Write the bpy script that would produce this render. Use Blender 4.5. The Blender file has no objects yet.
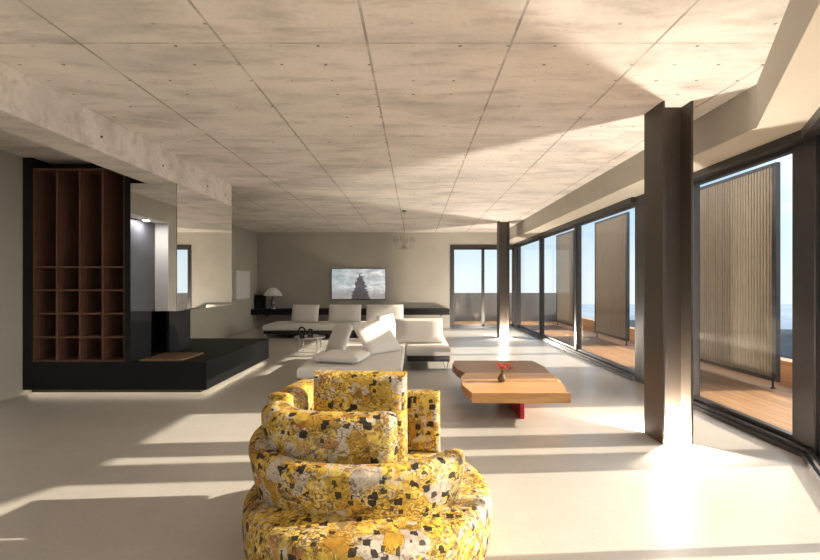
import bpy, bmesh, math, random
from mathutils import Vector, Matrix
S = bpy.context.scene
COL = S.collection
R = math.radians
random.seed(7)

# ---------------------------------------------------------------- camera
cd = bpy.data.cameras.new('camera'); cam = bpy.data.objects.new('camera', cd); COL.objects.link(cam)
cam.location = (0, 0, 1.41); cam.rotation_euler = (R(90), 0, 0)
cd.sensor_width = 36; cd.lens = 20.0
cd.shift_x = -5/820; cd.shift_y = 3/820
cd.clip_start = .05; cd.clip_end = 20000
S.camera = cam
S.view_settings.view_transform = 'Standard'
S.view_settings.look = 'None'
S.view_settings.exposure = 0.16
S.view_settings.gamma = 1.0
S.view_settings.use_curve_mapping = False

# ---------------------------------------------------------------- sun and sky
SUN_DIR = Vector((1, .065, .446)).normalized()
sl = bpy.data.lights.new('sun', 'SUN'); so = bpy.data.objects.new('sun', sl); COL.objects.link(so)
so.rotation_euler = SUN_DIR.to_track_quat('Z', 'Y').to_euler()
sl.energy = 8.8; sl.color = (1, .87, .70); sl.angle = R(.6)

W = bpy.data.worlds.new('sky'); S.world = W; W.use_nodes = True
nt = W.node_tree; nt.nodes.clear()
def wn(t, **k):
    n = nt.nodes.new(t)
    for a, b in k.items(): setattr(n, a, b)
    return n
tc = wn('ShaderNodeTexCoord'); sx = wn('ShaderNodeSeparateXYZ'); nt.links.new(tc.outputs['Generated'], sx.inputs[0])
rp = wn('ShaderNodeValToRGB'); cr = rp.color_ramp
mr = wn('ShaderNodeMapRange'); mr.inputs['From Min'].default_value = -.2; mr.inputs['From Max'].default_value = .8
nt.links.new(sx.outputs['Z'], mr.inputs['Value']); nt.links.new(mr.outputs[0], rp.inputs[0])
stops = [(0, (.30, .36, .40)), (.10, (.70, .80, .88)), (.17, (.90, .97, 1.0)), (.22, (.86, .96, 1.03)), (.34, (.54, .78, 1.0)), (.5, (.42, .66, .96)), (1, (.28, .50, .85))]
cr.elements[0].position = 0; cr.elements[0].color = (*stops[0][1], 1)
cr.elements[1].position = 1; cr.elements[1].color = (*stops[-1][1], 1)
for p, c in stops[1:-1]:
    e = cr.elements.new(p); e.color = (*c, 1)
# soft clouds
mp = wn('ShaderNodeMapping'); mp.inputs['Scale'].default_value = (2.2, 2.2, 9)
nt.links.new(tc.outputs['Generated'], mp.inputs[0])
nz = wn('ShaderNodeTexNoise'); nz.inputs['Scale'].default_value = 1.3; nz.inputs['Detail'].default_value = 6
nt.links.new(mp.outputs[0], nz.inputs['Vector'])
cm = wn('ShaderNodeMapRange'); cm.inputs['From Min'].default_value = .50; cm.inputs['From Max'].default_value = .72; cm.inputs['To Max'].default_value = .7
nt.links.new(nz.outputs[0], cm.inputs['Value'])
mx = wn('ShaderNodeMix', data_type='RGBA'); mx.inputs['B'].default_value = (.92, .95, .97, 1)
nt.links.new(cm.outputs[0], mx.inputs['Factor']); nt.links.new(rp.outputs[0], mx.inputs['A'])
# broad glow round the sun, added out of view to fill the room
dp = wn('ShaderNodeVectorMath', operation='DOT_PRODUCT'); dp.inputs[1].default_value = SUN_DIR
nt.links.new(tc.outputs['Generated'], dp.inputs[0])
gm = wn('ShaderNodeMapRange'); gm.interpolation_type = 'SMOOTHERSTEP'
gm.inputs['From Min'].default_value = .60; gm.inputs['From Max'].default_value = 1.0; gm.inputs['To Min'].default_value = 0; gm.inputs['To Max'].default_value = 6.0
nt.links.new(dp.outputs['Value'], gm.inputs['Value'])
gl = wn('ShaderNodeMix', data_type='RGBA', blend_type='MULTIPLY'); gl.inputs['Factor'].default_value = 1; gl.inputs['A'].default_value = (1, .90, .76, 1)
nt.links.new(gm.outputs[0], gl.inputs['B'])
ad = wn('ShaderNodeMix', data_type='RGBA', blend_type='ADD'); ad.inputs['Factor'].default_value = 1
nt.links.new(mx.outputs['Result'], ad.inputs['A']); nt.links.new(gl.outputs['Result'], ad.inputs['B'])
bg = wn('ShaderNodeBackground'); bg.inputs['Strength'].default_value = 1.0
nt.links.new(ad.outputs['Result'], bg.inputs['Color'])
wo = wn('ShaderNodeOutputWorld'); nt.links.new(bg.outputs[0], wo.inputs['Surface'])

UPLIGHT_W = 300.0      # power of each uplight lamp in the column recesses

# ---------------------------------------------------------------- materials
def newmat(name):
    m = bpy.data.materials.new(name); m.use_nodes = True
    return m, m.node_tree, m.node_tree.nodes['Principled BSDF']
def N(t, ty, **k):
    n = t.nodes.new(ty)
    for a, b in k.items(): setattr(n, a, b)
    return n
def math_(t, op, a, b=None, c=None):
    n = N(t, 'ShaderNodeMath', operation=op)
    for i, v in enumerate((a, b, c)):
        if v is None: continue
        if isinstance(v, (int, float)): n.inputs[i].default_value = v
        else: t.links.new(v, n.inputs[i])
    return n.outputs[0]
def mixc(t, f, a, b, mode='MIX'):
    n = N(t, 'ShaderNodeMix', data_type='RGBA', blend_type=mode)
    for key, v in (('Factor', f), ('A', a), ('B', b)):
        if isinstance(v, (int, float)): n.inputs[key].default_value = v
        elif isinstance(v, tuple): n.inputs[key].default_value = (*v[:3], 1)
        else: t.links.new(v, n.inputs[key])
    return n.outputs['Result']
def ramp(t, src, stops, interp='LINEAR'):
    n = N(t, 'ShaderNodeValToRGB'); c = n.color_ramp; c.interpolation = interp
    c.elements[0].position = stops[0][0]; c.elements[0].color = (*stops[0][1], 1)
    c.elements[1].position = stops[-1][0]; c.elements[1].color = (*stops[-1][1], 1)
    for p, col in stops[1:-1]:
        c.elements.new(p).color = (*col, 1)
    t.links.new(src, n.inputs[0]); return n.outputs[0]
def coords(t, scale=(1, 1, 1), out='Object'):
    c = N(t, 'ShaderNodeTexCoord'); m = N(t, 'ShaderNodeMapping'); m.inputs['Scale'].default_value = scale
    t.links.new(c.outputs[out], m.inputs[0]); return m.outputs[0]
def noise(t, vec, scale, detail=4, rough=.55, dist=0):
    n = N(t, 'ShaderNodeTexNoise'); n.inputs['Scale'].default_value = scale; n.inputs['Detail'].default_value = detail
    n.inputs['Roughness'].default_value = rough; n.inputs['Distortion'].default_value = dist
    t.links.new(vec, n.inputs['Vector']); return n.outputs[0]
def maprange(t, v, a, b, c=0, d=1):
    n = N(t, 'ShaderNodeMapRange'); t.links.new(v, n.inputs[0])
    for i, x in enumerate((a, b, c, d)): n.inputs[i+1].default_value = x
    return n.outputs[0]
def bump(t, p, h, strength=.2, dist=.01):
    b = N(t, 'ShaderNodeBump'); b.inputs['Strength'].default_value = strength; b.inputs['Distance'].default_value = dist
    t.links.new(h, b.inputs['Height']); t.links.new(b.outputs[0], p.inputs['Normal'])
def simple(name, col, rough=.5, metal=0, var=.12, scale=8, spec=.5):
    m, t, p = newmat(name)
    v = coords(t); n = noise(t, v, scale, 5)
    dark = tuple(c*(1-var) for c in col); lite = tuple(min(1, c*(1+var)) for c in col)
    t.links.new(ramp(t, n, [(.3, dark), (.7, lite)]), p.inputs['Base Color'])
    p.inputs['Roughness'].default_value = rough; p.inputs['Metallic'].default_value = metal
    p.inputs['Specular IOR Level'].default_value = spec
    return m
def emit(name, col, s):
    m, t, p = newmat(name)
    p.inputs['Base Color'].default_value = (*col, 1); p.inputs['Emission Color'].default_value = (*col, 1); p.inputs['Emission Strength'].default_value = s
    return m

def concrete(name, col, joints=True):
    m, t, p = newmat(name)
    v = coords(t)
    big = noise(t, coords(t, (.7, 1.3, 1)), 1.4, 5, .6, .4)
    streak = noise(t, coords(t, (.9, 3.2, 3.2)), 2.0, 6, .65, .3)
    fine = noise(t, v, 30, 4)
    c = ramp(t, big, [(.30, tuple(x*.74 for x in col)), (.52, col), (.75, tuple(min(1, x*1.10) for x in col))])
    c = mixc(t, 1, c, ramp(t, streak, [(.30, (.76, .745, .73)), (.50, (1, 1, 1)), (.75, (1.0, 1.0, 1.0))]), 'MULTIPLY')
    c = mixc(t, .5, c, ramp(t, fine, [(.35, (.90, .90, .90)), (.6, (1, 1, 1))]), 'MULTIPLY')
    if joints:
        s = N(t, 'ShaderNodeSeparateXYZ'); t.links.new(v, s.inputs[0])
        wob = noise(t, v, 3, 2)
        def line(axis, off, pitch, w, lo):
            a = math_(t, 'ADD', s.outputs[axis], off)
            a = math_(t, 'ABSOLUTE', math_(t, 'SUBTRACT', math_(t, 'FRACT', math_(t, 'ADD', math_(t, 'DIVIDE', a, pitch), .5)), .5))
            a = math_(t, 'MULTIPLY', a, pitch)
            return math_(t, 'MULTIPLY', math_(t, 'LESS_THAN', a, w), maprange(t, wob, .35, .6, lo, 1))
        l1 = line('X', .317, .955, .009, .35)
        l2 = line('Y', -3.02, 1.91, .006, .0)
        ln = math_(t, 'MAXIMUM', l1, l2)
        # formwork tie marks
        def fr(axis, off, pitch):
            a = math_(t, 'DIVIDE', math_(t, 'ADD', s.outputs[axis], off), pitch)
            return math_(t, 'MULTIPLY', math_(t, 'SUBTRACT', math_(t, 'FRACT', a), .5), pitch)
        dx = fr('X', 50.1, .318); dy = fr('Y', 50.0, .262)
        d = math_(t, 'SQRT', math_(t, 'ADD', math_(t, 'MULTIPLY', dx, dx), math_(t, 'MULTIPLY', dy, dy)))
        dots = math_(t, 'MULTIPLY', math_(t, 'LESS_THAN', d, .012), maprange(t, noise(t, v, 5.3, 2), .42, .58))
        c = mixc(t, math_(t, 'MULTIPLY', ln, .62), c, (.13, .11, .09))
        c = mixc(t, math_(t, 'MULTIPLY', dots, .8), c, (.08, .07, .06))
    t.links.new(c, p.inputs['Base Color']); p.inputs['Roughness'].default_value = .75
    p.inputs['Specular IOR Level'].default_value = .25
    bump(t, p, streak, .12, .01)
    return m
M = {}
M['ceiling'] = concrete('ceiling_concrete', (.85, .79, .735))
M['beam'] = concrete('beam_concrete', (.80, .745, .69), False)
M['wall'] = simple('wall_plaster', (.44, .41, .355), .8, 0, .05, 2, .2)
M['soffit'] = simple('lit_soffit_plaster', (.60, .55, .46), .8, 0, .04, 2, .2)  # paler than the downstand face: light on the underside put into the colour
M['black'] = simple('black_lacquer', (.012, .012, .013), .55, 0, .15, 4, .22)
M['soot'] = simple('firebox_steel', (.010, .009, .009), .6, 0, .3, 12)
M['frame'] = simple('anodised_frame', (.045, .042, .042), .38, .35, .1, 5)
M['alu'] = simple('grey_aluminium', (.20, .20, .205), .4, .5, .08, 5)
M['bronze'] = simple('bronze_steel', (.062, .048, .037), .5, .1, .10, 3)
M['white'] = simple('white_upholstery', (.72, .69, .65), .85, 0, .03, 40, .2)
M['sofabase'] = simple('sofa_base_black', (.02, .018, .017), .5)
M['chrome'] = simple('polished_steel', (.62, .60, .57), .18, 1, .05, 5)
M['red'] = simple('red_lacquer', (.46, .008, .018), .35, 0, .08, 4)
M['whitepaint'] = simple('white_paint', (.72, .70, .68), .5, 0, .03, 4)
M['greydoor'] = simple('grey_door_paint', (.09, .09, .105), .5, 0, .05, 4)
M['shade'] = simple('white_glass_shade', (.78, .76, .74), .35, 0, .05, 6)
M['darkmetal'] = simple('dark_sculpture_metal', (.03, .027, .025), .35, .6, .15, 12)
M['petal'] = simple('red_petals', (.62, .045, .02), .6, 0, .3, 60)
M['darkpetal'] = simple('crimson_petals', (.20, .008, .012), .6, 0, .3, 60)
M['stem'] = simple('green_stems', (.07, .12, .03), .6, 0, .2, 30)
M['vase'] = simple('brown_ceramic', (.16, .10, .06), .25, 0, .3, 30)
M['parapet'] = simple('grey_render', (.235, .22, .205), .8, 0, .06, 3, .2)
M['led'] = emit('led_strip_light', (1, .86, .64), 5.0)
M['uplamp'] = emit('uplight_lens', (1, .88, .68), 14.0)
M['hill'] = simple('far_hill_haze_tint', (.25, .31, .38), .95, 0, .15, .004, .05)  # blue-grey stands in for distance haze, put into the base colour
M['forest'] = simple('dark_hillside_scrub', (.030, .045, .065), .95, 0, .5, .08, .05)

m, t, p = newmat('mirror_glass'); M['mirror'] = m
p.inputs['Metallic'].default_value = 1; p.inputs['Roughness'].default_value = .015; p.inputs['Base Color'].default_value = (.86, .86, .85, 1)

m, t, p = newmat('window_glass'); M['glass'] = m
tr = N(t, 'ShaderNodeBsdfTransparent'); tr.inputs[0].default_value = (.97, .985, .98, 1)
gs = N(t, 'ShaderNodeBsdfGlossy'); gs.inputs['Roughness'].default_value = .0
lw = N(t, 'ShaderNodeLayerWeight'); lw.inputs[0].default_value = .5
ms = N(t, 'ShaderNodeMixShader'); t.links.new(math_(t, 'MULTIPLY_ADD', math_(t, 'POWER', lw.outputs['Facing'], 4.5), .22, .02), ms.inputs[0]); t.links.new(tr.outputs[0], ms.inputs[1]); t.links.new(gs.outputs[0], ms.inputs[2])
t.links.new(ms.outputs[0], t.nodes['Material Output'].inputs[0])

m, t, p = newmat('crystal_glass'); M['crystal'] = m
tr = N(t, 'ShaderNodeBsdfTransparent'); tr.inputs[0].default_value = (.90, .89, .87, 1)
gs = N(t, 'ShaderNodeBsdfGlossy'); gs.inputs['Roughness'].default_value = .05
lw = N(t, 'ShaderNodeLayerWeight'); lw.inputs[0].default_value = .5
ms = N(t, 'ShaderNodeMixShader'); t.links.new(math_(t, 'MULTIPLY_ADD', math_(t, 'POWER', lw.outputs['Facing'], 4.5), .8, .05), ms.inputs[0]); t.links.new(tr.outputs[0], ms.inputs[1]); t.links.new(gs.outputs[0], ms.inputs[2])
t.links.new(ms.outputs[0], t.nodes['Material Output'].inputs[0])

# polished stone floor
m, t, p = newmat('polished_limestone'); M['floor'] = m
v = coords(t)
a = noise(t, v, .9, 6, .6, 0); b = noise(t, coords(t, (1, 2.2, 1)), 5, 6, .6, 0); f = noise(t, v, 45, 3)
c = ramp(t, a, [(.3, (.475, .44, .40)), (.7, (.555, .515, .47))])
c = mixc(t, .6, c, ramp(t, b, [(.0, (.86, .85, .84)), (1, (1.06, 1.06, 1.06))]), 'MULTIPLY')
c = mixc(t, .5, c, ramp(t, f, [(.35, (.9, .9, .9)), (.55, (1, 1, 1))]), 'MULTIPLY')
s = N(t, 'ShaderNodeSeparateXYZ'); t.links.new(v, s.inputs[0])
def fl(axis, off, pitch, w):
    q = math_(t, 'DIVIDE', math_(t, 'ADD', s.outputs[axis], off), pitch)
    q = math_(t, 'ABSOLUTE', math_(t, 'SUBTRACT', math_(t, 'FRACT', q), .5))
    return math_(t, 'LESS_THAN', math_(t, 'MULTIPLY', q, pitch), w)
jl = math_(t, 'MAXIMUM', fl('X', 50.3, 1.2, .0015), fl('Y', 50.2, 1.2, .0015))
c = mixc(t, math_(t, 'MULTIPLY', jl, .25), c, (.30, .27, .23))
t.links.new(c, p.inputs['Base Color'])
p.inputs['Roughness'].default_value = .31; p.inputs['Specular IOR Level'].default_value = .35

def wood(name, c1, c2, scale=(1, 12, 12), rough=.45, plank=None, along='X', cracks=False):
    m, t, p = newmat(name)
    v = coords(t, scale)
    g = noise(t, v, 2.2, 7, .62, .9)
    c = ramp(t, g, [(.3, c1), (.5, tuple((x+y)/2 for x, y in zip(c1, c2))), (.7, c2)])
    if cracks:
        k = noise(t, coords(t, tuple(.35*q for q in scale)), 4, 5, .7, 1.2)
        c = mixc(t, .8, c, ramp(t, k, [(.28, (.45, .38, .32)), (.42, (1, 1, 1))]), 'MULTIPLY')
    if plank:
        o = coords(t); s = N(t, 'ShaderNodeSeparateXYZ'); t.links.new(o, s.inputs[0])
        ax = s.outputs[along]
        q = math_(t, 'DIVIDE', math_(t, 'ADD', ax, 100.0), plank)
        wn_ = N(t, 'ShaderNodeTexWhiteNoise', noise_dimensions='1D'); t.links.new(math_(t, 'FLOOR', q), wn_.inputs['W'])
        c = mixc(t, 1, c, ramp(t, wn_.outputs[0], [(0, (.78, .78, .78)), (1, (1.1, 1.08, 1.05))]), 'MULTIPLY')
        gap = math_(t, 'LESS_THAN', math_(t, 'FRACT', q), .05)
        c = mixc(t, math_(t, 'MULTIPLY', gap, .8), c, (.03, .02, .015))
    t.links.new(c, p.inputs['Base Color']); p.inputs['Roughness'].default_value = rough
    p.inputs['Specular IOR Level'].default_value = .35
    bump(t, p, g, .1, .003)
    return m
M['walnut'] = wood('walnut_veneer', (.115, .050, .032), (.18, .085, .055), (10, 10, 1), .5)
M['slab'] = wood('live_edge_oak', (.50, .235, .08), (.72, .41, .165), (1, 9, 5), .35, cracks=True)
M['slabdark'] = wood('dark_live_edge_oak', (.24, .115, .045), (.44, .24, .10), (1, 9, 5), .4, cracks=True)
M['hearthwood'] = wood('hearth_oak', (.20, .12, .06), (.30, .19, .10), (2, 12, 6), .5)
M['deck'] = wood('deck_boards', (.27, .135, .055), (.38, .20, .09), (6, .8, 6), .6, .13, 'X')
M['cladding'] = wood('parapet_boards', (.36, .21, .12), (.47, .29, .17), (6, .8, 6), .6)
M['batten'] = wood('shutter_battens', (.31, .235, .165), (.43, .335, .24), (10, 10, .8), .55)

# patchwork tapestry of the armchair
m, t, p = newmat('gold_patchwork_fabric'); M['patch'] = m
v = coords(t, (1, 1, 1.0))
wv = N(t, 'ShaderNodeTexNoise'); wv.inputs['Scale'].default_value = 7; wv.inputs['Detail'].default_value = 2; t.links.new(v, wv.inputs['Vector'])
dv = N(t, 'ShaderNodeVectorMath', operation='MULTIPLY_ADD'); t.links.new(wv.outputs['Color'], dv.inputs[0]); dv.inputs[1].default_value = (.05, .05, .05); t.links.new(v, dv.inputs[2])
def vor(vec, scale, metric='CHEBYCHEV', feat='F1', rnd=.9):
    n = N(t, 'ShaderNodeTexVoronoi', distance=metric, feature=feat); n.inputs['Scale'].default_value = scale; n.inputs['Randomness'].default_value = rnd
    t.links.new(vec, n.inputs['Vector']); return n
def rnd(n, ch):
    s = N(t, 'ShaderNodeSeparateColor'); t.links.new(n.outputs['Color'], s.inputs[0]); return s.outputs[ch]
big = vor(dv.outputs[0], 8.5)
med = vor(dv.outputs[0], 26, 'MANHATTAN')
sml = vor(dv.outputs[0], 60, 'EUCLIDEAN')
GOLDS = [(0, (.46, .27, .04)), (.16, (.56, .37, .05)), (.32, (.50, .43, .37)), (.48, (.58, .36, .05)), (.60, (.44, .24, .035)), (.70, (.56, .49, .41)), (.84, (.66, .50, .11)), (.95, (.50, .20, .04))]
c = ramp(t, rnd(big, 'Red'), GOLDS, 'CONSTANT')
c2 = ramp(t, rnd(med, 'Red'), [(0, (.54, .33, .05)), (.22, (.64, .47, .09)), (.40, (.56, .49, .40)), (.54, (.28, .17, .04)), (.66, (.58, .38, .06)), (.78, (.60, .54, .45)), (.92, (.48, .19, .04))], 'CONSTANT')
c = mixc(t, math_(t, 'MULTIPLY', math_(t, 'GREATER_THAN', rnd(big, 'Green'), .50), .85), c, c2)
c3 = ramp(t, rnd(sml, 'Red'), [(0, (.86, .62, .10)), (.3, (.45, .25, .04)), (.5, (.80, .50, .05)), (.7, (.66, .56, .40)), (.88, (.10, .06, .03))], 'CONSTANT')
c = mixc(t, math_(t, 'MULTIPLY', math_(t, 'GREATER_THAN', rnd(big, 'Blue'), .62), .7), c, c3)
# curling line work
wa = N(t, 'ShaderNodeTexWave', wave_type='RINGS', rings_direction='SPHERICAL'); wa.inputs['Scale'].default_value = 9; wa.inputs['Distortion'].default_value = 14; wa.inputs['Detail'].default_value = 2; wa.inputs['Detail Scale'].default_value = 3
t.links.new(v, wa.inputs['Vector'])
ln = math_(t, 'MULTIPLY', math_(t, 'LESS_THAN', wa.outputs['Fac'], .17), maprange(t, noise(t, v, 8, 2), .46, .54))
c = mixc(t, math_(t, 'MULTIPLY', ln, .75), c, (.10, .055, .02))
ln2 = math_(t, 'MULTIPLY', math_(t, 'GREATER_THAN', wa.outputs['Fac'], .93), maprange(t, noise(t, v, 6, 2), .5, .56))
c = mixc(t, math_(t, 'MULTIPLY', ln2, .6), c, (.88, .74, .40))
# black triangles and blocks
tri = vor(coords(t), 27, 'CHEBYCHEV', 'F1', .8)
c = mixc(t, math_(t, 'MULTIPLY', math_(t, 'GREATER_THAN', rnd(tri, 'Green'), .955), .95), c, (.012, .010, .010))
tr2 = vor(v, 40, 'CHEBYCHEV')
c = mixc(t, math_(t, 'MULTIPLY', math_(t, 'GREATER_THAN', rnd(tr2, 'Green'), .965), .9), c, (.02, .015, .012))
ed = vor(dv.outputs[0], 8.5, 'EUCLIDEAN', 'DISTANCE_TO_EDGE')
c = mixc(t, math_(t, 'MULTIPLY', math_(t, 'LESS_THAN', ed.outputs['Distance'], .012), .6), c, (.12, .07, .03))
c = mixc(t, 1, c, ramp(t, noise(t, v, 22, 5, .7), [(.30, (.50, .42, .34)), (.52, (.92, .90, .86)), (.75, (1, 1, 1))]), 'MULTIPLY')
t.links.new(c, p.inputs['Base Color']); p.inputs['Roughness'].default_value = .6; p.inputs['Specular IOR Level'].default_value = .3
bump(t, p, noise(t, v, 14, 4), .25, .01)

# landscape shown on the screen (its own glow)
m, t, p = newmat('screen_image'); M['screen'] = m
g = coords(t, (1, 1, 1), 'Generated'); s = N(t, 'ShaderNodeSeparateXYZ'); t.links.new(g, s.inputs[0])
cl = noise(t, coords(t, (2.2, 1, 3.0), 'Generated'), 2.2, 6, .6, .6)
c = ramp(t, cl, [(.28, (.20, .25, .27)), (.5, (.52, .53, .52)), (.68, (.86, .82, .80))])
c = mixc(t, maprange(t, s.outputs['X'], 0, .7), mixc(t, .5, c, (.30, .37, .40)), c)
gr = math_(t, 'ADD', s.outputs['Z'], math_(t, 'MULTIPLY', math_(t, 'SUBTRACT', noise(t, coords(t, (9, 1, 2), 'Generated'), 2, 4), .5), .35))
c = mixc(t, maprange(t, gr, .16, .34, .85, 0), c, mixc(t, noise(t, coords(t, (12, 1, 8), 'Generated'), 3, 5, .7), (.10, .08, .08), (.50, .44, .42)))
# a dark sea stack rising from the shore
ax = math_(t, 'ABSOLUTE', math_(t, 'SUBTRACT', math_(t, 'ADD', s.outputs['X'], math_(t, 'MULTIPLY', math_(t, 'SUBTRACT', noise(t, coords(t, (7, 1, 7), 'Generated'), 2.2, 5, .7), .5), .26)), .53))
wd = maprange(t, s.outputs['Z'], .05, .88, .17, .02)
rk = math_(t, 'MULTIPLY', math_(t, 'LESS_THAN', ax, wd), math_(t, 'LESS_THAN', s.outputs['Z'], .86))
c = mixc(t, math_(t, 'MULTIPLY', rk, .9), c, (.045, .035, .035))
p.inputs['Base Color'].default_value = (.01, .01, .01, 1); p.inputs['Roughness'].default_value = .3
t.links.new(c, p.inputs['Emission Color']); p.inputs['Emission Strength'].default_value = .95

# ---------------------------------------------------------------- mesh helpers
def link(name, bm, mat, parent=None, smooth=False, loc=None, rot=None):
    me = bpy.data.meshes.new(name)
    bmesh.ops.recalc_face_normals(bm, faces=bm.faces[:])
    bm.to_mesh(me); bm.free()
    if smooth:
        for pl in me.polygons: pl.use_smooth = True
        try: me.set_sharp_from_angle(angle=R(42))
        except Exception: pass
    me.materials.append(mat)
    o = bpy.data.objects.new(name, me); COL.objects.link(o)
    if parent: o.parent = parent
    if loc: o.location = loc
    if rot: o.rotation_euler = rot
    return o
def thing(name, label, cat, loc=(0, 0, 0), rz=0, group=None):
    o = bpy.data.objects.new(name, None); COL.objects.link(o); o.empty_display_size = .1
    o.location = loc; o.rotation_euler = (0, 0, rz); o['label'] = label; o['category'] = cat
    if group: o['group'] = group
    return o
def tag(o, label, cat, group=None):
    o['label'] = label; o['category'] = cat
    if group: o['group'] = group
    return o
def struct(o, label=None):
    o['kind'] = 'structure'
    if label: o['label'] = label
    return o
def NB(): return bmesh.new()
def box(bm, x0, x1, y0, y1, z0, z1, bev=0, seg=2, mat=None):
    r = bmesh.ops.create_cube(bm, size=1)
    vs = r['verts']
    bmesh.ops.scale(bm, vec=(x1-x0, y1-y0, z1-z0), verts=vs)
    bmesh.ops.translate(bm, vec=((x0+x1)/2, (y0+y1)/2, (z0+z1)/2), verts=vs)
    if bev:
        es = list({e for v in vs for e in v.link_edges})
        r2 = bmesh.ops.bevel(bm, geom=es, offset=bev, segments=seg, affect='EDGES', profile=.5)
        vs = list({v for f in r2['faces'] for v in f.verts} | {v for v in vs if v.is_valid})
    if mat is not None: bmesh.ops.transform(bm, matrix=mat, verts=vs)
    return vs
def cyl(bm, p0, p1, r0, r1=None, n=16):
    p0 = Vector(p0); p1 = Vector(p1); r1 = r0 if r1 is None else r1
    d = p1-p0
    mat = Matrix.Translation((p0+p1)/2) @ d.to_track_quat('Z', 'Y').to_matrix().to_4x4()
    return bmesh.ops.create_cone(bm, cap_ends=True, segments=n, radius1=r0, radius2=r1, depth=d.length, matrix=mat)['verts']
def tube(bm, pts, r, n=8):
    pts = [Vector(q) for q in pts]; rings = []
    for i, q in enumerate(pts):
        d = (pts[min(i+1, len(pts)-1)]-pts[max(i-1, 0)]).normalized()
        u = d.orthogonal().normalized() if i == 0 else (u - d*u.dot(d)).normalized()
        w = d.cross(u)
        rings.append([bm.verts.new(q+(u*math.cos(2*math.pi*k/n)+w*math.sin(2*math.pi*k/n))*r) for k in range(n)])
    for a, b in zip(rings, rings[1:]):
        for k in range(n): bm.faces.new((a[k], a[(k+1) % n], b[(k+1) % n], b[k]))
    bm.faces.new(rings[0][::-1]); bm.faces.new(rings[-1])
def lathe(bm, prof, c=(0, 0), n=32, rib=0, ribn=0):
    rings = []
    for r, z in prof:
        rings.append([bm.verts.new((c[0]+r*(1+rib*math.cos(ribn*2*math.pi*k/n))*math.cos(2*math.pi*k/n), c[1]+r*(1+rib*math.cos(ribn*2*math.pi*k/n))*math.sin(2*math.pi*k/n), z)) for k in range(n)])
    for a, b in zip(rings, rings[1:]):
        for k in range(n): bm.faces.new((a[k], a[(k+1) % n], b[(k+1) % n], b[k]))
    bm.faces.new(rings[0][::-1]); bm.faces.new(rings[-1])
def prism(bm, pts, z0, z1):
    a = [bm.verts.new((x, y, z0)) for x, y in pts]; b = [bm.verts.new((x, y, z1)) for x, y in pts]
    n = len(pts)
    for i in range(n): bm.faces.new((a[i], a[(i+1) % n], b[(i+1) % n], b[i]))
    bm.faces.new(a[::-1]); bm.faces.new(b)
def cat(pts, n=8):
    out = []
    P = [Vector(q) for q in pts]; P = [P[0]*2-P[1]] + P + [P[-1]*2-P[-2]]
    for i in range(1, len(P)-2):
        for k in range(n):
            u = k/n; a, b, c, d = P[i-1:i+3]
            out.append(.5*((2*b)+(c-a)*u+(2*a-5*b+4*c-d)*u*u+(3*b-a-3*c+d)*u**3))
    out.append(P[-2]); return out
def cushion(w, d, h, puff=.45, cuts=7, wav=.0):
    """upholstered slab: w along x, d along y, h thick along z, seam edges, soft crown"""
    bm = NB(); bmesh.ops.create_cube(bm, size=1)
    bmesh.ops.subdivide_edges(bm, edges=bm.edges[:], cuts=cuts, use_grid_fill=True)
    for v in bm.verts:
        u, q, z = v.co.x*2, v.co.y*2, v.co.z*2
        k = (max(0, 1-abs(u)**5)*max(0, 1-abs(q)**5))**.5
        sx = 1-.018*(1-abs(q)**2)*abs(z) ; 
        rr = .035
        v.co = Vector((u*w/2, q*d/2, z*h/2*((1-puff)+puff*k)))
        e = .12*h*(abs(z)**3)
        v.co.x -= math.copysign(e*abs(u)**6, u); v.co.y -= math.copysign(e*abs(q)**6, q)
        v.co.z += wav*math.sin(u*3.1+q*2.3)*k
    return bm
def sweep(path, half, z0, z1, lean=0, rc=.045, nseg=4):
    """upright upholstered band along a plan path; half = half thickness, z0/z1 functions of 0..1"""
    bm = NB(); n = len(path); rings = []
    for i, q in enumerate(path):
        u = i/(n-1)
        d = (path[min(i+1, n-1)]-path[max(i-1, 0)]).normalized(); nr = Vector((d.y, -d.x))
        endk = min(i, n-1-i)
        sc = (1, .97, .85, .6)[max(0, 3-endk)] if endk < 3 else 1
        a, b = z0(u), z1(u); h = b-a; rcz = min(rc, half*.95)
        pts = []
        for (cx, cz, a0) in ((half-rcz, h-rcz, 0), (-half+rcz, h-rcz, 90), (-half+rcz, rcz*.5, 180), (half-rcz, rcz*.5, 270)):
            for k in range(nseg+1):
                an = R(a0+90*k/nseg)
                rr = rcz if a0 < 180 else rcz*.5
                pts.append((cx+rr*math.cos(an)*1.0, cz+rr*math.sin(an)))
        # extra subdivision of the tall sides is not needed: a gentle bulge is added
        ring = []
        for (s, z) in pts:
            zz = a+z*(1 if sc == 1 else (.94+.06*sc))
            ss = s*sc + lean*(z)
            pos = q+nr*ss
            ring.append(bm.verts.new((pos.x, pos.y, zz)))
        rings.append(ring)
    m_ = len(rings[0])
    for a, b in zip(rings, rings[1:]):
        for k in range(m_): bm.faces.new((a[k], a[(k+1) % m_], b[(k+1) % m_], b[k]))
    bm.faces.new(rings[0][::-1]); bm.faces.new(rings[-1])
    return bm

# ================================================================ SETTING
XL, XR, YB, YF, H = -4.95, 3.12, 14.3, -4.2, 3.0
A = Vector((-.5, -.866))                                     # direction of the splayed facade
P0 = Vector((3.12, 3.68)); P1 = P0 + A*3.0                   # inner line of the splayed glazing
SX = P1.x                                                    # then it runs straight back
b = NB(); prism(b, [(XL-.8, YF-.2), (SX+.25, YF-.2), (P1.x+.25, P1.y), (P0.x+.24, P0.y+.05), (XR+.24, YB+.25), (XL-.8, YB+.25)], -.25, 0)
struct(link('floor', b, M['floor']))
b = NB(); box(b, XL-.9, 3.45, YF-.2, YB+.3, H, H+.3); struct(link('ceiling', b, M['ceiling']))
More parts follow.
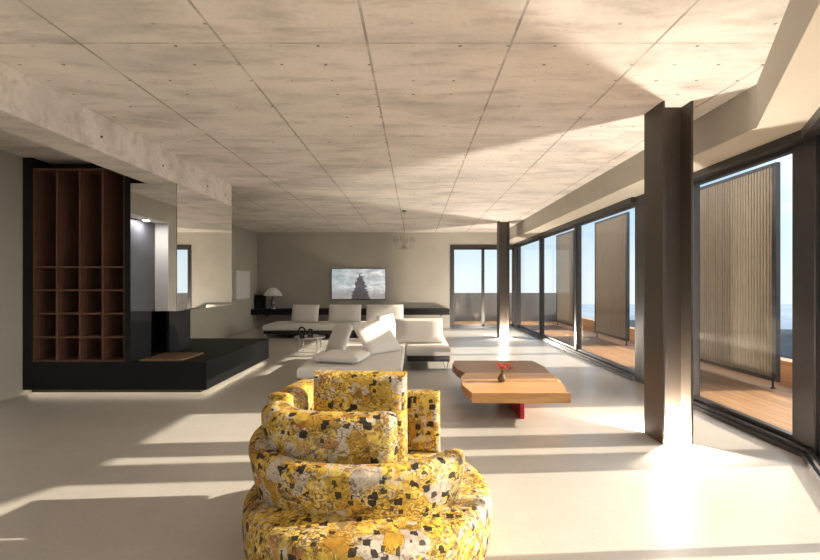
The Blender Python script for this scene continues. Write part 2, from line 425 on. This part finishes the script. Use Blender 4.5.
# left wall with a deep doorway nearer than the frame
b = NB(); box(b, XL-.2, XL, 3.55, YB+.3, 0, H); box(b, XL-.2, XL, YF-.2, 2.2, 0, H); box(b, XL-.2, XL, 2.2, 3.55, 2.62, H)
box(b, XL-.35, XL-.2, 2.0, 2.2, 0, H); box(b, XL-.35, XL-.2, 3.55, 3.75, 0, H); box(b, XL-.35, XL-.2, 2.2, 3.55, 2.62, H)
struct(link('wall_left', b, M['wall']))
b = NB(); box(b, XL-.26, XL+.003, 2.2, 2.212, 0, 2.608); box(b, XL-.26, XL+.003, 3.538, 3.55, 0, 2.608); box(b, XL-.26, XL+.003, 2.2, 3.55, 2.608, 2.62)
struct(link('trim_4', b, M['whitepaint']))
lp = thing('doorway_fill_lamp', 'added round fill lamp in the head of the left doorway', 'light', (XL-.12, 2.75, 2.59))  # added lamp, brightens the doorway for its reflection in the mirrored hood
b = NB(); lathe(b, [(.07, 0), (.07, .018), (.055, .018)], n=24); link('housing', b, M['chrome'], lp, True)
al = bpy.data.lights.new('doorway_fill_light', 'AREA'); al.shape = 'DISK'; al.size = .1; al.energy = 11; al.color = (1, .95, .92)
ao = bpy.data.objects.new('doorway_fill_light', al); COL.objects.link(ao); ao.parent = lp; ao.location = (0, 0, -.003)
b = NB(); box(b, XL-.31, XL-.26, 2.2, 3.55, .01, 2.62); d = struct(link('door_1', b, M['greydoor']))
b = NB(); cyl(b, (XL-.26, 2.36, 1.0), (XL-.21, 2.36, 1.0), .012); cyl(b, (XL-.21, 2.36, 1.0), (XL-.21, 2.48, 1.0), .011); link('door_handle', b, M['chrome'], d, True)
# back wall with the opening of its sliding window
WX0, WX1, WT = 1.10, XR, 2.60
b = NB(); box(b, XL-.2, WX0, YB, YB+.25, 0, H); box(b, WX0, XR+.2, YB, YB+.25, WT, H)
struct(link('wall_back', b, M['wall']))
b = NB(); box(b, XL-.2, -4.3, YF-.2, YF, 0, H); box(b, -4.3, SX+.2, YF-.2, YF, 2.65, H); struct(link('wall_rear', b, M['wall']))

# downstand above the glazing, straight then splayed
I0 = Vector((2.73, 3.64)); I1 = I0 + A*3.15
b = NB(); prism(b, [(2.73, YB), (2.73, 3.64), (I1.x, I1.y), (I1.x, YF), (SX+.25, YF), (P1.x+.25, P1.y), (P0.x+.26, P0.y+.02), (XR+.26, YB)], 2.656, H)
t1 = struct(link('trim_1', b, M['wall']))  # darker than its soffit: shade on this face put into the colour
b = NB(); prism(b, [(2.73, YB), (2.73, 3.64), (I1.x, I1.y), (I1.x, YF), (SX+.25, YF), (P1.x+.25, P1.y), (P0.x+.26, P0.y+.02), (XR+.26, YB)], 2.65, 2.656)
link('soffit', b, M['soffit'], t1)
# concrete downstand by the fireplace
b = NB(); box(b, -3.35, -2.96, YF, 7.36, 2.65, H, .006, 1); struct(link('trim_2', b, M['beam']))
for yy in (4.3, 5.35, 6.5, 7.1):
    b = NB(); cyl(b, (-2.9635, yy, 2.79), (-2.955, yy, 2.79), .012, n=12)
    o = link('trim_3', b, M['soot']); struct(o)

# ---- windows: frame + leaf profiles + pane + track
def window(idx, a, bpt, head=2.575, top=2.65, posts=(), dep=.20, post_w=.10, sill=.085, end0=True, end1=True):
    """a, b: inner plan points; outside is to the right of a->b"""
    a = Vector(a); bp = Vector(bpt); d = (bp-a); L = d.length; d.normalize(); n = Vector((d.y, -d.x))
    M4 = Matrix(((d.x, n.x, 0, a.x), (d.y, n.y, 0, a.y), (0, 0, 1, 0), (0, 0, 0, 1)))
    f = NB()
    box(f, 0, L, 0, dep, head, top); box(f, 0, L, 0, dep, 0, .045); box(f, 0, L, .03, .06, .045, .075); box(f, 0, L, .13, .16, .045, .075)
    if end0: box(f, 0, post_w/2, .08, .19, .045, head)
    if end1: box(f, L-post_w/2, L, .08, .19, .045, head)
    bmesh.ops.transform(f, matrix=M4, verts=f.verts[:])
    o = struct(link('window_%d' % idx, f, M['frame']))
    s0 = post_w/2 if end0 else 0; s1 = L-post_w/2 if end1 else L
    cuts = [s0]+list(posts)+[s1]
    lf = NB()
    for c0, c1 in zip(cuts, cuts[1:]):
        w = .028
        box(lf, c0, c0+w, .10, .16, .05, head); box(lf, c1-w, c1, .10, .16, .05, head)
        box(lf, c0+w, c1-w, .10, .16, .05, .05+.06); box(lf, c0+w, c1-w, .10, .16, head-.04, head)
    bmesh.ops.transform(lf, matrix=M4, verts=lf.verts[:])
    link('window_frame', lf, M['frame'], o)
    for c0, c1 in zip(cuts, cuts[1:]):
        g = NB(); box(g, c0+.025, c1-.025, .126, .134, .105, head-.038)
        bmesh.ops.transform(g, matrix=M4, verts=g.verts[:]); link('window_glass', g, M['glass'], o)
    return o
ys = [14.3, 11.7, 9.1, 6.58]
for i in range(3):
    window(i+1, (XR, ys[i+1]), (XR, ys[i]))
window(4, (XR, 3.65), (XR, 5.5), post_w=.42)
b = NB(); box(b, 3.18, 3.34, 5.5, 6.58, 0, 2.65); struct(link('wall_right', b, M['frame']))
def window_back():
    f = NB(); x0, x1, y0, y1 = WX0, XR+.2, YB-.02, YB+.16
    box(f, x0, x1, y0, y1, 2.51, 2.61); box(f, x0, x1, y0, y1, 0, .05); box(f, x0, x0+.09, y0, y1, .05, 2.51); box(f, x1-.22, x1, y0, y1, .05, 2.51)
    o = struct(link('window_5', f, M['frame']))
    lf = NB(); xs = [x0+.09, 2.14, x1-.22]
    for c0, c1 in zip(xs, xs[1:]):
        box(lf, c0, c0+.045, YB+.03, YB+.10, .05, 2.51); box(lf, c1-.045, c1, YB+.03, YB+.10, .05, 2.51)
        box(lf, c0, c1, YB+.03, YB+.10, .05, .12); box(lf, c0, c1, YB+.03, YB+.10, 2.46, 2.51)
    link('window_frame', lf, M['frame'], o)
    for c0, c1 in zip(xs, xs[1:]):
        g = NB(); box(g, c0+.04, c1-.04, YB+.06, YB+.068, .115, 2.47); link('window_glass', g, M['glass'], o)
window_back()
window(6, tuple(P1), tuple(P0), posts=(1.66,))
window(7, (SX, YF), (SX, P1.y), posts=(2.6,))
f = NB(); box(f, -4.3, SX+.2, YF-.18, YF, 2.5, 2.65); box(f, -4.3, SX+.2, YF-.18, YF, 0, .05)
for xx in (-4.3, -2.45, -.6, SX+.1): box(f, xx, xx+.1, YF-.18, YF, .05, 2.5)
wr = struct(link('window_8', f, M['frame']))
for x0, x1 in ((-4.2, -2.45), (-2.35, -.6), (-.5, SX+.1)):
    g = NB(); box(g, x0, x1, YF-.10, YF-.092, .05, 2.5); link('window_glass', g, M['glass'], wr)

# ---- terrace outside
b = NB(); prism(b, [(SX+.25, -5), (8, -5), (8, 2.0), (5.45, 4.2), (5.45, 16.9), (-1, 16.9), (-1, YB+.25), (3.36, YB+.25), (3.36, 3.7), (P1.x+.25, P1.y)], -.12, -.005)
struct(link('deck', b, M['deck']))
b = NB(); box(b, 5.30, 5.45, 4.4, 16.9, -.005, .27); o = struct(link('wall_terrace', b, M['cladding']))
b = NB(); box(b, 5.27, 5.48, 4.4, 16.9, .27, .30); link('coping', b, M['cladding'], o)
b = NB(); box(b, -1, 5.45, 16.9, 17.1, -.12, 1.04); o = struct(link('wall_terrace_end', b, M['parapet']))

# ---- landscape beyond the terrace
def ridge(name, mat, dist, zt, zb, amp, seed, n=90, a0=-15, a1=75, depth=.25):
    rnd_ = random.Random(seed); bm = NB()
    ph = [(rnd_.uniform(0, 6.3), rnd_.uniform(.6, 1.4)) for _ in range(6)]
    rows = []
    for j in range(7):
        row = []
        for i in range(n+1):
            an = R(a0+(a1-a0)*i/n)
            h = sum(math.sin(an*(6*(k+1))*w+q)/(k+1.0) for k, (q, w) in enumerate(ph))
            e = j/6
            prof = math.sin(min(1, e*1.6)*math.pi/2) if e < .7 else math.cos((e-.7)/.3*math.pi/2)*.999
            z = zb+(zt+amp*h-zb)*prof + rnd_.uniform(-1, 1)*abs(amp)*.08
            r = dist*(1-depth+2*depth*e)
            row.append(bm.verts.new((r*math.sin(an), r*math.cos(an), z)))
        rows.append(row)
    for a, c in zip(rows, rows[1:]):
        for i in range(n): bm.faces.new((a[i], a[i+1], c[i+1], c[i]))
    return struct(link(name, bm, mat, None, True))
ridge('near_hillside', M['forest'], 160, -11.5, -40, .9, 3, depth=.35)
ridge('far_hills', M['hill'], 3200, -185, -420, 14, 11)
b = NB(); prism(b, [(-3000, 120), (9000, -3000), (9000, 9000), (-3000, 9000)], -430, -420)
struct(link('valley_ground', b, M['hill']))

# ================================================================ COLUMNS with uplights
def column(x0, x1, y0, y1, label):
    o = thing('steel_column', label, 'column', ((x0+x1)/2, (y0+y1)/2, 0), 0, 'bronze steel columns')
    w, d = (x1-x0)/2, (y1-y0)/2; tf = .022
    for s in (-1, 1):
        b = NB(); box(b, s*w-(tf if s > 0 else 0), s*w+(0 if s > 0 else tf), -d, d, 0, H, .002, 1); link('flange', b, M['bronze'], o)
    b = NB(); box(b, -w+tf, w-tf, -.012, .012, 0, H); link('web', b, M['bronze'], o)
    return o
def uplight(x, y, label, power=UPLIGHT_W):
    o = thing('floor_uplight', label, 'light', (x, y, 0), 0, 'recessed uplights in the column recesses')
    b = NB(); lathe(b, [(.040, .0), (.040, .008), (.030, .010), (.030, .004)], n=24); link('rim', b, M['chrome'], o, True)
    b = NB(); lathe(b, [(.029, .003), (.029, .006), (.001, .007)], n=24); link('lens', b, M['uplamp'], o, True)
    l = bpy.data.lights.new('uplight_lamp', 'POINT'); l.energy = power; l.color = (1, .89, .75); l.shadow_soft_size = .012
    lo = bpy.data.objects.new('uplight_lamp', l); COL.objects.link(lo); lo.parent = o; lo.location = (0, 0, .045)
column(2.16, 2.43, 3.975, 4.295, 'large dark bronze steel column in the right foreground')
column(2.16, 2.43, 11.7, 12.02, 'smaller dark steel column far off in front of the back window')
for yc, nm in ((4.135, 'near'), (11.86, 'far')):
    uplight(2.295, yc-.062, 'glowing floor uplight on the camera side of the %s steel column' % nm)
    uplight(2.295, yc+.062, 'glowing floor uplight on the far side of the %s steel column' % nm)

# ================================================================ SHUTTERS outside
def shutter(y0, y1, label):
    o = thing('sliding_shutter', label, 'shutter', (4.80, (y0+y1)/2, 0), 0, 'slatted shutters out on the deck')
    L = (y1-y0)/2; zt, zb = 3.01, .10
    f = NB(); t_ = .03
    box(f, -t_, t_, -L, -L+.075, zb, zt); box(f, -t_, t_, L-.075, L, zb, zt); box(f, -t_, t_, -L+.06, L-.06, zt-.05, zt); box(f, -t_, t_, -L+.06, L-.06, zb, zb+.05)
    link('shutter_frame', f, M['frame'], o)
    s = NB(); n = 30; pitch = (2*L-.12)/n
    for k in range(n):
        y = -L+.06+pitch*(k+.5)
        box(s, -.026, .026, y-pitch*.30, y+pitch*.30, zb+.04, zt-.04)
    box(s, -.006, .006, -L+.05, L-.05, zb+.03, zt-.03)
    link('slats', s, M['batten'], o)
    for yy in (-L+.09, L-.09):
        p_ = NB(); cyl(p_, (0, yy, -.005), (0, yy, zb+.01), .014, n=10); cyl(p_, (0, yy, -.005), (0, yy, .015), .03, n=12); link('foot', p_, M['frame'], o, True)
shutter(6.02, 7.80, 'slatted shutter standing outside the nearest window beside the near column')
shutter(10.25, 12.1, 'slatted shutter outside the middle window, left of the near column')
shutter(13.7, 15.4, 'most distant slatted shutter, partly behind a dark window post')

# ================================================================ FIREPLACE WALL
BX0, BX1, BY0, BY1, BZ0, BZ1 = -4.945, -2.63, 5.74, 8.2, .06, .415
o = thing('hearth_bench', 'long low black bench running under the bookcase and mirrored hood', 'bench', (-3.8, 7, 0))
L_ = Vector((-3.8, 7, 0))
def lb(x0, x1, y0, y1, z0, z1, base, **k):
    b = NB(); box(b, x0-base[0], x1-base[0], y0-base[1], y1-base[1], z0-base[2], z1-base[2], **k); return b
link('bench_body', lb(BX0, BX1, BY0, BY1, BZ0, BZ1, L_, bev=.006), M['black'], o)
link('plinth', lb(BX0, BX1-.14, BY0+.14, BY1-.1, 0, BZ0, L_), M['soot'], o)
b = NB(); box(b, BX0+3.8+.02, BX1+3.8-.10, BY0-7+.06, BY0-7+.09, .052, .0585); box(b, BX1+3.8-.09, BX1+3.8-.06, BY0-7+.06, BY1-7-.06, .052, .0585)
link('light_strip', b, M['led'], o)
# bookcase
o = thing('bookcase', 'tall walnut bookcase of open square niches in a black surround', 'bookcase', (-4.28, 5.95, .415))
L_ = Vector((-4.28, 5.95, .415))
y0, y1 = 5.76, 6.14
link('side_panel', lb(-4.94, -4.83, y0-.02, y1+.05, .415, 2.99, L_), M['black'], o)
link('side_panel', lb(-3.66, -3.585, y0-.02, y1+.05, .415, 2.86, L_), M['black'], o)
link('back_panel', lb(-4.83, -3.66, y1, y1+.03, .415, 2.87, L_), M['walnut'], o)
link('top_panel', lb(-4.83, -3.66, y1-.1, y1+.05, 2.87, 2.99, L_), M['black'], o)
for xx in (-4.82, -4.53, -4.24, -3.95, -3.67):
    link('divider', lb(xx-.011, xx+.011, y0, y1, .415, 2.86, L_), M['walnut'], o)
for zz in (.426, .722, 1.022, 1.318, 1.612, 2.85):
    link('shelf', lb(-4.815, -3.665, y0+.004, y1, zz-.011, zz+.011, L_), M['walnut'], o)
# firebox
o = thing('fireplace', 'black steel firebox under the mirrored hood', 'fireplace', (-3.4, 6.7, .415))
L_ = Vector((-3.4, 6.7, .415))
b = NB()
box(b, -3.92+3.4, -3.88+3.4, 6.4-6.7, 7.0-6.7, 0, .641)
box(b, -3.88+3.4, -3.49+3.4, 6.96-6.7, 7.0-6.7, 0, .641)
box(b, -3.49+3.4, -3.45+3.4, 6.4-6.7, 7.0-6.7, 0, .641)
box(b, -3.88+3.4, -3.49+3.4, 6.4-6.7, 6.96-6.7, .60, .641)
link('firebox', b, M['black'], o)
b = NB(); box(b, -.48, -.09, -.28, .26, .0, .02); link('fire_bed', b, M['soot'], o)
o = tag(link('hearth_board', lb(-3.51, -2.96, 5.79, 6.385, .4155, .437, Vector((-3.2, 6.1, .4155)), bev=.003), M['hearthwood'], None, False, (-3.2, 6.1, .4155)), 'thin brown hearth board lying on the black bench before the firebox', 'board')
# mirrored hood
o = thing('fireplace_hood', 'mirror clad box hood hanging above the black bench', 'hood', (-3.27, 6.5, 1.06))
L_ = Vector((-3.27, 6.5, 1.06))
link('hood_body', lb(-3.54, -2.97, 5.69, 7.35, 1.065, 2.649, L_), M['soot'], o)
link('mirror_front', lb(-3.54, -2.965, 5.67, 5.69, 1.06, 2.649, L_), M['mirror'], o)
link('mirror_side', lb(-2.97, -2.96, 5.67, 7.36, 1.06, 2.649, L_), M['mirror'], o)

# ================================================================ BACK OF THE ROOM
o = thing('wall_shelf', 'long black wall shelf along the back wall under the screen', 'shelf', (-2, 14.0, .45))
b = NB(); box(b, -2.95, 3.04, -.28, .29, 0, .17, .004, 1); link('shelf_board', b, M['black'], o)
for xx in (-2.6, -.6, 1.4, 2.8):
    b = NB(); box(b, xx, xx+.03, .02, .29, -.06, 0); link('bracket', b, M['soot'], o)
o = thing('television', 'wall mounted screen showing a grey misty coast, above the long black shelf', 'television', (-1.76, 14.235, 1.38))
b = NB(); box(b, -.85, .85, -.02, .06, -.485, .485, .005, 1); link('bezel', b, M['black'], o)
b = NB(); box(b, -.835, .835, -.026, -.019, -.47, .47); link('screen', b, M['screen'], o)
o = tag(link('wall_cabinet', lb(0, .13, -.5, .5, -.39, .39, Vector((0, 0, 0)), bev=.004), M['whitepaint'], None, False, (XL, 12.8, 1.36)), 'white box panel fixed on the left wall near the far corner', 'panel')
# lamp
o = thing('table_lamp', 'table lamp with a wide white shade on the left end of the black shelf', 'lamp', (-4.36, 13.98, .62))
b = NB(); lathe(b, [(.11, 0), (.11, .018), (.03, .03)], n=28); link('lamp_base', b, M['chrome'], o, True)
b = NB(); lathe(b, [(.028, .025), (.06, .10), (.075, .19), (.05, .28), (.02, .33), (.016, .42)], n=24); link('lamp_body', b, M['alu'], o, True)
b = NB(); lathe(b, [(.275, .40), (.28, .405), (.25, .46), (.19, .55), (.12, .62), (.05, .64), (.02, .645)], n=96, rib=.02, ribn=16); link('lamp_shade', b, M['shade'], o, True)
b = NB(); cyl(b, (0, 0, .64), (0, 0, .69), .012, .004, 12); link('finial', b, M['chrome'], o, True)
o = thing('speaker', 'small black box speaker on the shelf behind the white lamp', 'speaker', (-4.79, 14.1, .62))
b = NB(); box(b, -.13, .13, -.14, .14, 0, .42, .008); link('cabinet', b, M['black'], o)
for zz, r in ((.14, .085), (.31, .045)):
    b = NB(); cyl(b, (0, -.145, zz), (0, -.138, zz), r, r, 24); link('speaker_cone', b, M['soot'], o, True)
# chandelier
o = thing('chandelier', 'small clear glass chandelier hanging from the concrete ceiling', 'chandelier', (-.24, 10.0, H))
b = NB(); cyl(b, (0, 0, -.03), (0, 0, 0), .045, .05, 20); link('canopy', b, M['alu'], o, True)
b = NB(); cyl(b, (0, 0, -.62), (0, 0, -.03), .004, .004, 8); link('stem', b, M['alu'], o, True)
b = NB(); lathe(b, [(.01, -.86), (.05, -.82), (.03, -.76), (.045, -.70), (.02, -.64), (.012, -.60)], n=20); link('centre', b, M['crystal'], o, True)
for k in range(6):
    a_ = R(60*k+15); c_, s_ = math.cos(a_), math.sin(a_)
    b = NB(); tube(b, cat([(0, 0, -.78), (c_*.09, s_*.09, -.84), (c_*.19, s_*.19, -.80), (c_*.22, s_*.22, -.70)], 6), .006)
    ar = link('arm', b, M['crystal'], o, True)
    b = NB(); lathe(b, [(.008, -.70), (.032, -.67), (.028, -.60), (.022, -.59)], (c_*.22, s_*.22), 14); link('glass_cup', b, M['crystal'], ar, True)

# ================================================================ SOFAS
def sofa(name_label, x0, x1, y0, y1, zt=.39, legs=(), group='white sofa sections'):
    cx, cy = (x0+x1)/2, (y0+y1)/2; w, d = x1-x0, y1-y0
    o = thing('sofa_section', name_label, 'sofa', (cx, cy, 0), 0, group)
    s = cushion(w, d, .165, .18, 9); bmesh.ops.translate(s, vec=(0, 0, zt-.0825), verts=s.verts[:]); link('seat', s, M['white'], o, True)
    b = NB(); box(b, -w/2+.01, w/2-.01, -d/2+.015, d/2-.015, zt-.245, zt-.15, .012); link('platform', b, M['sofabase'], o, True)
    for sx_ in (-1, 1):
        for sy_ in (-1, 1):
            b = NB(); X, Y = sx_*(w/2-.07), sy_*(d/2-.1)
            tube(b, [(X-.05, Y, zt-.24), (X-.01, Y, .008), (X+.01, Y, .008), (X+.05, Y, zt-.24)], .008); link('leg', b, M['chrome'], o, True)
    return o
sofa('long white sofa section at the back, facing the room under the screen', -3.85, .25, 11.5, 12.75, .36)
sofa('white sofa section with a black platform edge, left of the coffee table', -.14, .57, 7.3, 9.6, .39)
sofa('white chaise section nearest the gold armchair', -1.44, -.16, 5.55, 8.5, .39)

def put_cushion(w, h, th, base, tilt, rz, label, group='loose cushions on the white sofa', puff=.5, lie=False):
    """standing cushion: w wide, h tall, th thick; base = middle of the lower edge"""
    bm = cushion(w, h, th, puff, 7)
    bmesh.ops.translate(bm, vec=(0, h/2, 0), verts=bm.verts[:])
    Mx = Matrix.Rotation(rz, 4, 'Z') @ Matrix.Rotation(R(90)-tilt, 4, 'X')
    bmesh.ops.transform(bm, matrix=Mx, verts=bm.verts[:])
    lo = min(v.co.z for v in bm.verts)
    bmesh.ops.translate(bm, vec=(0, 0, -lo), verts=bm.verts[:])
    o = link('cushion', bm, M['white'], None, True, base)
    return tag(o, label, 'cushion', group)
put_cushion(.72, .48, .17, (-2.95, 12.15, .361), R(18), R(-4), 'white cushion on the back sofa, first from the left')
put_cushion(.86, .48, .17, (-1.88, 12.15, .361), R(16), R(0), 'white cushion standing on the back sofa under the screen')
put_cushion(.98, .48, .17, (-.80, 12.1, .361), R(16), R(3), 'wide white cushion on the back sofa, right of the screen')
put_cushion(.80, .42, .20, (.07, 7.72, .391), R(14), R(2), 'white back cushion standing upright on the sofa section by the coffee table')
put_cushion(.56, .46, .13, (-.44, 8.15, .391), R(14), R(66), 'white cushion seen almost edge on at the far end of the chaise')
# cushions on the chaise
put_cushion(.54, .46, .12, (-1.16, 6.45, .391), R(22), R(-58), 'white cushion leaning to the left on the chaise, in shade')
put_cushion(.66, .56, .16, (-.42, 6.62, .391), R(42), R(50), 'big tilted white cushion catching the sun on the chaise')
put_cushion(.60, .46, .12, (-1.0, 5.72, .391), R(88), R(-14), 'white cushion lying flat on the near left corner of the chaise')

# round side table with two sculptures
o = thing('side_table', 'small round steel table with thin legs beside the back sofa', 'table', (-2.1, 9.1, 0))
b = NB(); lathe(b, [(.30, .325), (.305, .335), (.30, .345), (.001, .345)], n=40); link('table_top', b, M['chrome'], o, True)
for k in range(4):
    a_ = R(45+90*k); b = NB(); cyl(b, (.26*math.cos(a_), .26*math.sin(a_), 0), (.26*math.cos(a_), .26*math.sin(a_), .33), .011, n=10); link('leg', b, M['chrome'], o, True)
b = NB(); tube(b, [(.26*math.cos(R(a)), .26*math.sin(R(a)), .06) for a in range(0, 361, 15)], .006); link('ring', b, M['chrome'], o, True)
def ornament(x, y, r, label):
    o = thing('ring_sculpture', label, 'sculpture', (x, y, .345), R(20), 'dark ornaments on the round table')
    b = NB(); box(b, -.05, .05, -.03, .03, 0, .02, .003); link('base', b, M['darkmetal'], o)
    b = NB(); tube(b, [(r*.72*math.sin(R(a)), .01*math.sin(R(a*2)), .015+r-r*math.cos(R(a))) for a in range(0, 361, 12)], .017); link('ring', b, M['darkmetal'], o, True)
ornament(-2.25, 9.06, .085, 'taller dark ring ornament on the left of the round table')
ornament(-2.10, 9.15, .06, 'lower dark ring ornament on the middle of the round table')

# ================================================================ COFFEE TABLE
o = thing('coffee_table', 'low live edge oak coffee table on a red plate base', 'table', (1.09, 5.4, 0))
def plank(pts, z0, z1, mat, seed):
    rnd_ = random.Random(seed)
    P_ = [Vector((x-1.09, y-5.4)) for x, y in pts]
    out = []
    for i in range(len(P_)):
        a_, b_ = P_[i], P_[(i+1) % len(P_)]
        n_ = max(1, int((b_-a_).length/.09))
        for k in range(n_):
            q = a_.lerp(b_, k/n_)
            if k: q = q+Vector((rnd_.uniform(-1, 1), rnd_.uniform(-1, 1)))*.006
            out.append(q)
    bm = NB(); prism(bm, [(q.x, q.y) for q in out], z0, z1)
    tops = [e for e in bm.edges if all(abs(v.co.z-z1) < 1e-5 or abs(v.co.z-z0) < 1e-5 for v in e.verts) and abs(e.verts[0].co.z-e.verts[1].co.z) < 1e-5]
    bmesh.ops.bevel(bm, geom=tops, offset=.005, segments=2, affect='EDGES')
    return link('table_plank', bm, mat, o, True)
plank([(.56, 4.47), (1.53, 4.47), (1.50, 4.56), (1.58, 4.80), (1.60, 5.005), (.51, 5.005), (.50, 4.82)], .23, .33, M['slab'], 1)
plank([(.51, 5.025), (1.60, 5.025), (1.63, 5.25), (1.63, 5.47), (.60, 5.47), (.53, 5.25)], .23, .332, M['slab'], 2)
plank([(.60, 5.49), (1.63, 5.49), (1.68, 5.9), (1.65, 6.39), (.55, 6.39), (.50, 6.1), (.53, 5.8)], .225, .322, M['slabdark'], 3)
b = NB(); box(b, 0.0, .045, -.68, .62, 0, .235, .003, 1); link('base_plate', b, M['red'], o)
# flowers
o = thing('flower_vase', 'little brown vase of red flowers on the coffee table', 'vase', (.95, 4.98, .33))
b = NB(); lathe(b, [(.028, 0), (.045, .02), (.048, .045), (.03, .07), (.022, .08), (.026, .088), (.018, .084)], n=24); link('vase', b, M['vase'], o, True)
rr = random.Random(4)
for k in range(9):
    a_ = rr.uniform(0, 6.28); q = rr.uniform(.01, .075); h_ = rr.uniform(.12, .20)
    if k == 8: a_, q, h_ = .2, .095, .14
    tip = (q*math.cos(a_), q*math.sin(a_), h_)
    b = NB(); tube(b, cat([(0, 0, .06), (tip[0]*.4, tip[1]*.4, h_*.7), tip], 4), .0022, 6); st = link('stem', b, M['stem'], o, True)
    b = NB()
    bmesh.ops.create_icosphere(b, subdivisions=1, radius=.008, matrix=Matrix.Translation(tip))
    for j in range(6):
        pa = R(60*j)+a_
        mt = Matrix.Translation(tip) @ Matrix.Rotation(pa, 4, 'Z') @ Matrix.Rotation(R(-25), 4, 'Y') @ Matrix.Translation((.019, 0, 0)) @ Matrix.Diagonal((.020, .013, .004, 1))
        bmesh.ops.create_icosphere(b, subdivisions=2, radius=1, matrix=mt)
    link('flower', b, M['darkpetal'] if k == 8 else M['petal'], st, True)

# ================================================================ GOLD ARMCHAIR
CX, CY = -.25, 2.55
o = thing('armchair', 'big round armchair in gold patchwork tapestry, nearest the camera', 'armchair', (CX, CY, 0), R(0))
Rb, zs = .670, .30
prof = [(Rb-.10, 0.0), (Rb-.04, .004), (Rb-.015, .03), (Rb-.003, .09), (Rb+.003, .16), (Rb, zs-.06)]
prof += [(Rb-.06+.06*math.cos(R(a)), zs-.06+.06*math.sin(R(a))) for a in range(15, 91, 15)]
prof += [(.45, zs+.004), (.2, zs+.006), (.01, zs+.007)]
b = NB(); lathe(b, prof, n=72); link('base', b, M['patch'], o, True)
def path(pts): return [Vector((q.x, q.y)) for q in cat([(x, y, 0) for x, y in pts], 8)]
lo_path = path([(-.57, .36), (-.61, .08), (-.50, -.19), (-.25, -.335), (.05, -.37), (.30, -.31), (.47, -.16)])
b = sweep(lo_path, .068, lambda u: zs-.03, lambda u: .535+.03*abs(u-.5)+.09*max(0, .35-u), .06, .05); link('lower_backrest', b, M['patch'], o, True)
up_path = path([(-.53, .02), (-.49, -.06), (-.40, -.12), (-.25, -.16), (-.03, -.17), (.15, -.14)])
b = sweep(up_path, .095, lambda u: zs-.02, lambda u: .725+.03*max(0, .4-u)/.4, -.02, .065); link('upper_backrest', b, M['patch'], o, True)
def chair_cushion(w, h, th, loc, tilt, rz, name, label, parent=None, roll=0):
    bm = cushion(w, h, th, .22, 9)
    bmesh.ops.translate(bm, vec=(0, h/2, 0), verts=bm.verts[:])
    Mx = Matrix.Rotation(rz, 4, 'Z') @ Matrix.Rotation(roll, 4, 'Y') @ Matrix.Rotation(R(90)-tilt, 4, 'X')
    bmesh.ops.transform(bm, matrix=Mx, verts=bm.verts[:])
    q = link(name, bm, M['patch'], parent, True, loc)
    if label: tag(q, label, 'cushion', 'gold patchwork cushions on the armchair')
    return q
chair_cushion(.56, .575, .17, (CX-.075, CY+.20, zs+.006), R(-2), R(-5), 'cushion', 'tallest gold patchwork cushion standing in the middle of the armchair')
chair_cushion(.235, .40, .10, (CX+.30, CY+.47, zs+.006), R(-4), R(-8), 'cushion', 'small gold patchwork cushion with a black block at the right of the armchair')
chair_cushion(.46, .47, .19, (-.505, .29, zs+.0), R(0), R(80), 'side_cushion', None, o, R(0))
